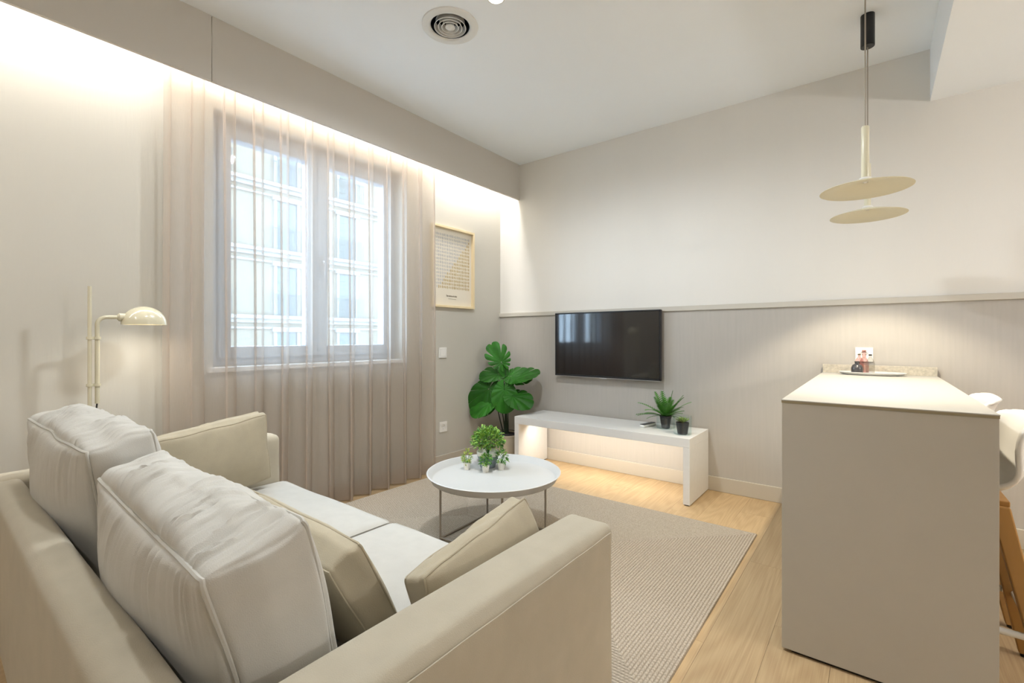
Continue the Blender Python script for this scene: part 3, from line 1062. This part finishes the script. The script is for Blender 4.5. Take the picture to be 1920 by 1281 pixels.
def monstera_leaf(L, split, curl):
    """heart-shaped leaf in the xy plane, stalk at the origin, tip at +x; real slits between lobes"""
    vs, fs = [], []
    nl = 6

    def outline(a):
        # radius seen from a point near the stalk, a = angle from the tip
        return L * (0.60 + 0.28 * math.cos(a) + 0.10 * math.cos(2 * a))
    cx = 0.30 * L
    for side in (-1, 1):
        for k in range(nl):
            a0 = side * PI * (k + 0.0) / nl * 0.97
            a1 = side * PI * (k + 1.0) / nl * 0.97
            gap = 0.16 * split if k else 0.0
            gap1 = 0.16 * split
            m = 6
            prev = None
            for i in range(m + 1):
                t = i / m
                # inner point on the midrib side, outer on the outline
                a = a0 + (a1 - a0) * (gap * 0.9 + (1 - gap * 0.9 - gap1 * 0.9) * t)
                ai = a0 + (a1 - a0) * t
                lob = 1 - split * 0.10 * (2 * t - 1) ** 4
                ro, rm_, ri = outline(a) * lob * 0.86, outline(ai) * 0.40, outline(ai) * 0.03
                row = []
                for r_, aa in ((ri, ai), (rm_, ai), ((rm_ + ro) / 2, (ai + a) / 2), (ro, a)):
                    x = cx + r_ * math.cos(aa)
                    y = r_ * math.sin(aa) * 0.92
                    rr = (x * x + y * y) / (L * L)
                    z = -curl * L * rr * 0.5 + 0.16 * abs(y) - 0.02 * L * math.cos(2 * PI * t) * (r_ / L)
                    row.append((x, y, z))
                b0 = len(vs)
                vs.extend(row)
                if prev is not None:
                    for j in range(3):
                        f = (prev + j, prev + j + 1, b0 + j + 1, b0 + j)
                        fs.append(f if side > 0 else f[::-1])
                prev = b0
    return vs, fs


def add_monstera(base, elbow, tip_at, direction, up, L, split, curl):
    """stalk from base via elbow to the leaf joint; leaf points along direction with its face towards up"""
    P0, P1, P2 = Vector(base), Vector(elbow), Vector(tip_at)
    pts = []
    for i in range(13):
        t = i / 12
        pts.append(P0 * (1 - t) ** 2 + P1 * 2 * t * (1 - t) + P2 * t * t)
    st = MB().tube(pts, [0.0065 - 0.004 * i / 12 for i in range(13)], 6).build('stalk', M['stem'], mo, smooth=True)
    x = Vector(direction).normalized()
    z = Vector(up)
    z = (z - x * z.dot(x)).normalized()
    y = z.cross(x)
    R = Matrix((x, y, z)).transposed().to_4x4()
    vs, fs = monstera_leaf(L, split, curl)
    MB().add(vs, fs, 0, Matrix.Translation(P2) @ R).build('leaf', M['leaf'], mo, smooth=True, sharp=180)


E_ = 0.0
B0 = (mx, my, 0.235)
# toward the camera is roughly (+0.62, -0.78)
add_monstera((mx + .015, my - .01, .235), (mx + .01, my, .62), (mx + .01, my - .02, .835), (-0.40, -0.25, 0.86), (0.55, -0.75, 0.35), 0.25, 1.0, 0.25)
add_monstera((mx - .01, my, .235), (mx - .02, my - .02, .5), (mx - .075, my - .08, .74), (-0.26, -0.45, -0.80), (0.45, -0.72, 0.50), 0.32, 0.12, 0.35)
add_monstera((mx + .02, my, .235), (mx, my - .03, .55), (mx + .03, my - .06, .735), (0.22, -0.25, -0.90), (0.6, -0.75, 0.2), 0.26, 0.12, 0.3)
add_monstera((mx + .02, my + .01, .235), (mx + .02, my, .5), (mx + .05, my - .02, .72), (0.85, 0.28, 0.42), (-0.2, -0.55, 0.8), 0.27, 0.35, 0.3)
add_monstera((mx, my - .015, .235), (mx + .02, my - .04, .45), (mx + .05, my - .05, .62), (0.80, -0.10, -0.18), (0.35, -0.5, 0.8), 0.26, 0.25, 0.35)
add_monstera((mx - .02, my - .01, .235), (mx - .06, my - .06, .48), (mx - .03, my - .10, .56), (-0.55, -0.62, -0.35), (0.3, -0.5, 0.75), 0.24, 0.2, 0.35)
add_monstera((mx + .0, my + .02, .235), (mx, my, .6), (mx - .02, my - .01, .77), (0.72, 0.15, 0.05), (0.3, -0.6, 0.75), 0.25, 0.3, 0.3)
add_monstera((mx - .01, my + .01, .235), (mx, my, .6), (mx - .0, my, .79), (-0.60, -0.50, 0.05), (0.3, -0.6, 0.75), 0.22, 0.3, 0.45)
add_monstera((mx, my, .235), (mx + .01, my, .6), (mx + .015, my - .01, .765), (-0.35, -0.2, 0.90), (0.8, -0.4, 0.2), 0.11, 0.0, 0.1)

# ------------------------------------------------------------------ picture, switch, sockets
pc = thing('framed_print', 'print of grey and gold dabs in a pale wood frame', 'picture', (XW, 2.97, 1.40))
PY0, PY1, PZ0, PZ1 = 2.708, 3.237, 1.395, 2.108
frame(PY0, PY1, PZ0, PZ1, 0.020, XW + 0.001, XW + 0.034).build('frame', M['wood_frame'], pc, bevel=0.002)
MB().box(XW + 0.001, XW + 0.006, PY0 + 0.02, PY1 - 0.02, PZ0 + 0.02, PZ1 - 0.02).build('print', M['paper'], pc)
rnd = random.Random(21)
dab = [MB(), MB()]
ry0, ry1, rz0, rz1 = PY0 + 0.045, PY1 - 0.045, PZ0 + 0.165, PZ1 - 0.06
nr, nc = 16, 21
for i in range(nr):
    for j in range(nc):
        z = rz1 - (rz1 - rz0) * (i + 0.5) / nr
        y = ry0 + (ry1 - ry0) * (j + 0.5) / nc
        gold = (j + 0.5) / nc > 1.06 - (i + 0.5) / nr * 0.98
        w, h = rnd.uniform(0.0055, 0.0075), rnd.uniform(0.012, 0.0155)
        q = dab[1 if gold else 0]
        pts = []
        for k in range(8):
            a = 2 * PI * k / 8
            pts.append((XW + 0.0066, y + w * math.cos(a) * rnd.uniform(.8, 1.1), z + h * math.sin(a) * rnd.uniform(.85, 1.1)))
        q.add(pts, [tuple(range(8))])
tag(dab[0].build('grey_dabs', M['ink_grey'], pc), 'grey brush dabs filling the upper left of the print', kind='stuff')
tag(dab[1].build('gold_dabs', M['ink_gold'], pc), 'gold brush dabs filling the lower right of the print', kind='stuff')
q = MB()
yy = 2.897
for w_, hgt in ((.006, .017), (.010, .012), (.008, .012), (.012, .012), (.009, .012), (.010, .010), (.008, .012), (.004, .012), (.012, .012), (.009, .011)):
    q.box(XW + 0.006, XW + 0.0066, yy, yy + w_, PZ0 + 0.098, PZ0 + 0.098 + hgt)
    yy += w_ + 0.0045
for k in range(9):
    q.box(XW + 0.006, XW + 0.0066, 2.92 + k * 0.011, 2.928 + k * 0.011, PZ0 + 0.078, PZ0 + 0.081)
tag(q.build('caption_lines', M['ink_dark'], pc), 'small dark caption below the dabs', kind='stuff')

sw = thing('light_switch', 'white square light switch below the framed print', 'switch', (XW, 2.853, 0.998))
frame(2.808, 2.897, 0.953, 1.043, 0.014, XW + 0.0005, XW + 0.009).build('plate', M['white'], sw, bevel=0.002)
MB().box(XW + 0.0005, XW + 0.011, 2.823, 2.882, 0.968, 1.028).build('rocker', M['white'], sw, bevel=0.002)


def socket(label, loc, rz, group):
    t = thing('wall_socket', label, 'socket', loc, rz, group)
    q = MB()
    w, r = 0.044, 0.021
    ring_ = []
    n = 32
    vs = []
    for i in range(n):
        a = 2 * PI * i / n
        c_, s_ = math.cos(a), math.sin(a)
        k = w / max(abs(c_), abs(s_))
        vs += [(c_ * k, -0.0005, s_ * k), (c_ * k, -0.009, s_ * k), (c_ * r, -0.010, s_ * r), (c_ * r, -0.002, s_ * r)]
    fs = []
    for i in range(n):
        j = (i + 1) % n
        for k in range(3):
            fs.append((i * 4 + k, i * 4 + k + 1, j * 4 + k + 1, j * 4 + k))
    fs.append(tuple(i * 4 + 3 for i in range(n)))
    MB().add(vs, fs).build('plate', M['white'], t, world=False, smooth=True)
    for sx in (-1, 1):
        MB().lathe([(0.0025, 0), (0.0025, 0.0012)], 12, M=Matrix.Translation((sx * 0.0095, -0.0021, 0)) @ Matrix.Rotation(PI / 2, 4, 'X')).build('pin_hole', M['dark'], t, world=False)
    for sz in (-1, 1):
        MB().box(-0.003, 0.003, -0.006, -0.002, sz * 0.0185 - 0.0015, sz * 0.0185 + 0.0015).build('earth_clip', M['silver'], t, world=False)
    return t


socket('white wall socket low on the window wall below the light switch', (XW, 2.858, 0.349), PI / 2, 'wall sockets')
socket('white wall socket behind the bottles on the counter', (-0.052, YW - 0.006, 1.025), 0, 'wall sockets')

# ------------------------------------------------------------------ kitchen island
IX0, IX1, IY0, IY1, IZ = -0.265, 0.285, 1.93, YW - 0.022, 0.907
isl = thing('kitchen_island', 'tall greige breakfast counter against the wall with pale top', 'counter', (0.01, 2.8, 0))
MB().box(IX0 - 0.002, IX1 + 0.002, IY0 - 0.002, IY1, IZ - 0.004, IZ).build('worktop', M['isltop'], isl, bevel=0.001)
MB().box(IX0 - 0.001, IX1 + 0.001, IY0 - 0.001, IY1, IZ - 0.012, IZ - 0.004).build('edge_band', M['isledge'], isl)
MB().box(IX0, IX1, IY0, IY0 + 0.03, 0.012, IZ - 0.012).build('end_panel', M['island'], isl, bevel=0.001)
MB().box(IX0, IX0 + 0.02, IY0 + 0.03, IY1, 0.012, IZ - 0.012).build('side_panel', M['island'], isl, bevel=0.001)
MB().box(IX0 + 0.02, -0.10, IY0 + 0.03, IY1, 0.10, IZ - 0.012).build('carcass', M['island'], isl)
MB().box(IX0 + 0.03, IX1 - 0.02, IY0 + 0.012, IY0 + 0.026, 0.0, 0.012).build('plinth', M['dark'], isl)
MB().box(IX0 + 0.03, -0.12, IY0 + 0.026, IY1, 0.0, 0.10).build('plinth', M['dark'], isl)
MB().box(IX0, IX1, IY1 - 0.014, IY1, IZ, IZ + 0.052).build('upstand', M['stone'], isl, bevel=0.001)

# tray and bottles
ty, tx = 3.515, -0.015
tr = thing('serving_tray', 'oval pale grey tray holding small bottles on the counter', 'tray', (tx, ty, IZ))
A = Matrix.Translation((tx, ty, IZ)) @ Matrix.Diagonal((1.0, 0.58, 1.0, 1.0))
MB().lathe([(0.0, 0.0), (0.130, 0.0), (0.152, 0.008), (0.162, 0.016), (0.160, 0.018), (0.148, 0.011), (0.128, 0.004), (0.0, 0.004)], 64, M=A, cap=False).build('dish', M['table'], tr, smooth=True)


def bottle(label, x, y, prof, m, capm=None):
    t = thing('bottle', label, 'bottle', (x, y, IZ + 0.0045), 0, 'bottles on the counter tray')
    A = Matrix.Translation((x, y, IZ + 0.0045))
    MB().lathe(prof, 28, M=A, cap=True).build('glass_body', m, t, smooth=True, sharp=50)
    r, z = prof[-1]
    MB().lathe([(r * 1.18, z - 0.006), (r * 1.22, z), (r * 0.9, z + 0.002)], 24, M=A).build('lip', capm or m, t, smooth=True)
    return t


bottle('squat smoked-glass bottle on the counter tray', -0.083, 3.475, [(0.026, 0), (0.030, 0.004), (0.030, 0.038), (0.024, 0.054), (0.012, 0.062), (0.011, 0.076)], M['glassd'])
bottle('tallest pink glass bottle with a long neck on the tray', -0.050, 3.515, [(0.020, 0), (0.023, 0.003), (0.023, 0.066), (0.019, 0.082), (0.010, 0.098), (0.009, 0.142)], M['bottle_pink'])
bottle('shorter pink glass bottle behind the squat smoked one', -0.074, 3.545, [(0.020, 0), (0.023, 0.003), (0.023, 0.066), (0.018, 0.086), (0.007, 0.102), (0.0065, 0.118)], M['bottle_pink'], M['ink_dark'])
bottle('clear grey glass bottle with a dark lip on the tray', -0.020, 3.49, [(0.019, 0), (0.021, 0.003), (0.021, 0.064), (0.016, 0.084), (0.0075, 0.102), (0.007, 0.118)], M['bottle_clear'], M['black'])


# ------------------------------------------------------------------ pendant lamps
def pendant(x, y, label):
    t = thing('pendant_lamp', label, 'lamp', (x, y, 1.75), 0, 'pendant lamps over the counter')
    A = Matrix.Translation((x, y, 0))
    can = MB().lathe([(0.030, 2.652), (0.0305, 2.655), (0.0305, ZC - 0.001), (0.029, ZC)], 28, M=A).build('ceiling_canister', M['black'], t, smooth=True)
    MB().tube([(x, y, 2.655), (x, y, 2.04)], 0.0028, 8).build('cord', M['rod'], t, smooth=True)
    MB().lathe([(0.013, 1.815), (0.0145, 1.818), (0.0145, 2.036), (0.012, 2.040)], 24, M=A).build('stem', M['cream'], t, smooth=True)
    MB().lathe([(0.012, 1.800), (0.021, 1.803), (0.024, 1.811), (0.020, 1.818), (0.012, 1.819)], 24, M=A).build('collar', M['white'], t, smooth=True)
    MB().lathe([(0.012, 1.803), (0.09, 1.791), (0.162, 1.770), (0.165, 1.767), (0.162, 1.7655), (0.09, 1.786), (0.012, 1.798)], 72, M=A, cap=False).build('shade', M['pendant'], t, smooth=True, sharp=60)
    MB().lathe([(0.0, 1.794), (0.005, 1.796), (0.006, 1.797), (0.006, 1.798), (0.0, 1.799)], 24, M=A, cap=False).build('light_source', EM_P, t, smooth=True)
    light('pendant_beam', 'SPOT', (x, y, 1.762), P_PEND, (1.0, 0.88, 0.68), (0, 0, 0), spot_size=math.radians(108), spot_blend=0.35, shadow_soft_size=0.02)
    return t


EM_P = emit('pendant_diffuser', (1.0, 0.86, 0.62), 0.35)
pendant(-0.032, 2.52, 'cream disc pendant lamp hanging nearer, showing the larger disc')
pendant(-0.029, 3.07, 'cream disc pendant lamp nearer the wall with a black ceiling canister')

# ------------------------------------------------------------------ bar stools
SHELL_PROF = [(-0.215, 0.655, 0.36), (-0.19, 0.640, 0.39), (-0.12, 0.630, 0.41), (-0.02, 0.625, 0.42), (0.07, 0.632, 0.425),
              (0.125, 0.655, 0.43), (0.158, 0.70, 0.435), (0.172, 0.76, 0.435), (0.182, 0.82, 0.425), (0.200, 0.865, 0.40), (0.212, 0.876, 0.385)]


def stool(label, yc, xc=0.205):
    t = thing('bar_stool', label, 'stool', (xc, yc, 0), 0, 'bar stools at the counter')
    nw = 14
    vs, fs = [], []
    K = len(SHELL_PROF)
    for i, (x, z, w) in enumerate(SHELL_PROF):
        for j in range(nw + 1):
            s = -1 + 2 * j / nw
            lift = 0.035 * abs(s) ** 4
            back = max(0.0, min(1.0, (z - 0.64) / 0.15)) if i > 4 else 0.0
            edge = abs(s) ** 6 * 0.02 if i in (0, K - 1) else 0
            vs.append((xc + x - lift * 1.4 * back + (edge if i == 0 else 0), yc + s * w / 2, z + lift * (1 - back) - (edge if i == K - 1 else 0)))
    for i in range(K - 1):
        for j in range(nw):
            a = i * (nw + 1) + j
            fs.append((a, a + 1, a + nw + 2, a + nw + 1))
    sh = MB().add(vs, fs).build('seat_shell', M['shell'], t, smooth=True, sharp=180)
    md = sh.modifiers.new('subsurf', 'SUBSURF')
    md.levels = md.render_levels = 1
    md = sh.modifiers.new('solid', 'SOLIDIFY')
    md.thickness = 0.012
    MB().box(xc - 0.13, xc + 0.13, yc - 0.11, yc + 0.11, 0.598, 0.616).build('seat_plate', M['oakleg'], t, bevel=0.003)
    for sx in (-1, 1):
        for sy in (-1, 1):
            topp = Vector((xc + sx * 0.105, yc + sy * 0.10, 0.60))
            foot = Vector((xc + sx * 0.215, yc + sy * 0.205, 0.012))
            q = MB()
            vs = []
            for p, hw in ((topp, 0.024), (foot, 0.016)):
                for dx, dy in ((-1, -1), (1, -1), (1, 1), (-1, 1)):
                    vs.append((p.x + dx * hw, p.y + dy * hw, p.z))
            q.add(vs, [(0, 1, 5, 4), (1, 2, 6, 5), (2, 3, 7, 6), (3, 0, 4, 7), (3, 2, 1, 0), (4, 5, 6, 7)])
            lg = q.build('leg', M['oakleg'], t, bevel=0.004)
            MB().lathe([(0.012, 0), (0.013, 0.012)], 12, M=Matrix.Translation((foot.x, foot.y, 0))).build('foot_cap', M['black'], lg)
    a = 0.178
    zf = 0.235
    pts = []
    for (cx_, cy_) in ((-1, -1), (1, -1), (1, 1), (-1, 1)):
        pts.append((xc + cx_ * a, yc + cy_ * a * 0.97, zf))
    MB().tube(pts, 0.011, 10, closed=True).build('footrest', M['shell'], t, smooth=True)
    for sy in (-1, 1):
        MB().box(xc + 0.150, xc + 0.190, yc + sy * 0.172 - 0.012, yc + sy * 0.172 + 0.012, zf - 0.008, zf + 0.008).build('bracket', M['chrome'], t, bevel=0.002)
    return t


stool('white shell bar stool with wooden legs, nearer one at the counter', 2.215)
stool('white shell bar stool farther along the counter, only its backrest showing', 2.835)

# ------------------------------------------------------------------ reading lamp
lx, ly = -2.80, 0.494
lp = thing('floor_lamp', 'cream metal reading lamp with dome shade beside the sofa', 'lamp', (lx, ly, 0))
MB().lathe([(0.125, 0.0), (0.125, 0.014), (0.118, 0.020), (0.0, 0.022)], 48, M=Matrix.Translation((lx, ly, 0)), cap=False).build('base', M['lampcream'], lp, smooth=True)
MB().tube([(lx, ly, 0.02), (lx, ly, 1.362)], 0.0075, 12).build('pole', M['lampcream'], lp, smooth=True)
y2 = ly + 0.026
pts = [(lx, y2, 0.83), (lx, y2, 1.0), (lx, y2, 1.19)]
for i in range(1, 7):
    a = PI / 2 * i / 6
    pts.append((lx, y2 + 0.035 * (1 - math.cos(a)), 1.19 + 0.035 * math.sin(a)))
pts.append((lx, y2 + 0.075, 1.226))
MB().tube(pts, 0.0088, 12).build('sliding_arm', M['lampcream'], lp, smooth=True)
for z in (1.128, 0.915):
    q = MB()
    for yv, r in ((ly, 0.0125), (y2, 0.0135)):
        q.lathe([(r, z - 0.006), (r, z + 0.006)], 16, M=Matrix.Translation((lx, yv, 0)))
    q.box(lx - 0.006, lx + 0.006, ly, y2, z - 0.005, z + 0.005)
    q.build('clamp', M['lampcream'], lp, smooth=True)
Ms = Matrix.Translation((lx, y2 + 0.070, 1.226)) @ Matrix.Rotation(-PI / 2, 4, 'X')
MB().lathe([(0.010, 0.0), (0.019, 0.008), (0.019, 0.05), (0.022, 0.055)], 20, M=Ms).build('lamp_socket', M['lampcream'], lp, smooth=True)
# dome shade
vs, fs = [], []
yc, zc_ = ly + 0.200, 1.193
nu_, nv_ = 40, 12
for sh in (1.0, 0.965):
    for j in range(nv_ + 1):
        e = PI / 2 * j / nv_
        for i in range(nu_):
            a = 2 * PI * i / nu_
            vs.append((lx + 0.078 * sh * math.cos(a) * math.cos(e), yc + 0.090 * sh * math.sin(a) * math.cos(e), zc_ + 0.088 * sh * math.sin(e) ** 0.95))
R_ = nu_ * (nv_ + 1)
for k in (0, 1):
    for j in range(nv_):
        for i in range(nu_):
            i2 = (i + 1) % nu_
            f = (k * R_ + j * nu_ + i, k * R_ + j * nu_ + i2, k * R_ + (j + 1) * nu_ + i2, k * R_ + (j + 1) * nu_ + i)
            fs.append(f if k == 0 else f[::-1])
for i in range(nu_):
    i2 = (i + 1) % nu_
    fs.append((i, R_ + i, R_ + i2, i2))
MB().add(vs, fs).build('lamp_shade', M['lampcream'], lp, smooth=True, sharp=60)
EM_L = emit('lamp_bulb', (1.0, 0.88, 0.68), 12.0)
MB().lathe([(0.0, 1.205), (0.016, 1.210), (0.022, 1.225), (0.016, 1.245), (0.0, 1.25)], 20, M=Matrix.Translation((lx, yc, 0)), cap=False).build('bulb', EM_L, lp, smooth=True)
light('reading_light', 'SPOT', (lx, yc, 1.20), P_LAMP, (1.0, 0.92, 0.80), (0, 0, 0), spot_size=math.radians(160), spot_blend=0.8, shadow_soft_size=0.03)
MB().tube([(lx, y2, 0.835), (lx + .002, y2 - .004, 0.80), (lx + .004, y2 - .012, 0.70), (lx + .004, y2 - .012, 0.30), (lx, y2 - .01, 0.024)], 0.0035, 8).build('cable', M['black'], lp, smooth=True)

# ------------------------------------------------------------------ ceiling fittings
vt = thing('air_diffuser', 'round white ceiling air diffuser with concentric rings', 'vent', (VX, VY, ZC))
A = Matrix.Translation((VX, VY, ZC))
MB().lathe([(0.104, 0.19), (0.104, 0.0)], 48, M=A, cap=False).build('duct', M['duct'], vt, smooth=True)
MB().lathe([(0.0, 0.19), (0.104, 0.19)], 48, M=A, cap=False).build('duct_end', M['duct'], vt)
MB().lathe([(0.152, -0.0005), (0.150, -0.006), (0.122, -0.013), (0.112, -0.010), (0.1045, -0.001)], 64, M=A, cap=False).build('flange', M['vent'], vt, smooth=True)
for r in (0.086, 0.066, 0.047):
    MB().lathe([(r, -0.010), (r - 0.003, -0.0115), (r - 0.010, 0.022), (r - 0.008, 0.023)], 56, M=A, cap=False).build('ring', M['vent'], vt, smooth=True)
MB().lathe([(0.0, -0.020), (0.010, -0.018), (0.026, -0.009), (0.020, 0.018), (0.0, 0.02)], 40, M=A, cap=False).build('centre_cone', M['vent'], vt, smooth=True)
for k in range(3):
    a = PI * k / 3
    MB().box(-0.10, 0.10, -0.002, 0.002, 0.060, 0.064, M=A @ Matrix.Rotation(a, 4, 'Z')).build('spoke', M['duct'], vt)

EM_D = emit('downlight_lens', (1.0, 0.95, 0.86), 30.0)


def downlight(x, y, z, label, power, col=C_NEUT, size=165):
    t = thing('ceiling_downlight', label, 'downlight', (x, y, z), 0, 'recessed downlights')
    A = Matrix.Translation((x, y, z))
    MB().lathe([(0.036, -0.001), (0.038, -0.005), (0.046, -0.004), (0.047, -0.0005)], 36, M=A, cap=False).build('trim_ring', M['vent'], t, smooth=True)
    MB().lathe([(0.0, -0.0025), (0.037, -0.0025)], 36, M=A, cap=False).build('lens', EM_D, t)
    light('downlight_beam', 'SPOT', (x, y, z - 0.012), power, col, (0, 0, 0), spot_size=math.radians(size), spot_blend=0.5, shadow_soft_size=0.075)
    return t


C_COOL = (0.91, 0.965, 1.0)
downlight(-1.483, 1.779, ZC, 'round glowing downlight in the ceiling beside the air diffuser', P_DOWN, C_COOL, 168)
downlight(-1.30, 0.80, ZC, 'round downlight added out of view in the ceiling above the sofa', P_DOWN * 0.55, C_COOL, 100)  # added unseen fitting, brightens the seat from above
downlight(-1.483, -1.0, ZC, 'round downlight added out of view in the ceiling behind the sofa', P_DOWN * 0.35, C_NEUT, 150)  # added unseen fitting, lights the rear of the back cushions
downlight(1.3, 1.2, 2.513, 'round downlight added out of view in the lowered kitchen ceiling', P_DOWN * 0.1, C_NEUT, 150)  # added unseen fitting, some extra light on the kitchen side
downlight(1.3, 2.7, 2.513, 'round downlight added out of view in the lowered ceiling near the back wall', P_DOWN * 0.06, C_NEUT, 150)  # added unseen fitting, faint extra light by the counter wall

# globe lamp on the kitchen wall, whose light the lowered ceiling cuts off
gx, gy, gz = XR - 0.13, 1.95, 1.66
gl = thing('wall_lamp', 'white globe wall lamp on the kitchen side wall', 'lamp', (XR, gy, gz))
MB().lathe([(0.05, 0.0), (0.05, 0.016), (0.012, 0.02), (0.012, 0.08)], 28, M=Matrix.Translation((XR, gy, gz)) @ Matrix.Rotation(-PI / 2, 4, 'Y')).build('wall_plate', M['white'], gl, smooth=True)
light('kitchen_globe_light', 'POINT', (gx, gy, gz), P_KITCHEN, C_NEUT, shadow_soft_size=0.05)
MB().lathe([(0.0, -0.055), (0.03, -0.046), (0.050, -0.02), (0.055, 0.0), (0.050, 0.02), (0.03, 0.046), (0.0, 0.055)], 28, M=Matrix.Translation((gx + 0.001, gy, gz)), cap=False).build('globe', clear_glass('globe_glass', (1, 1, 1), 0.05), gl, smooth=True)
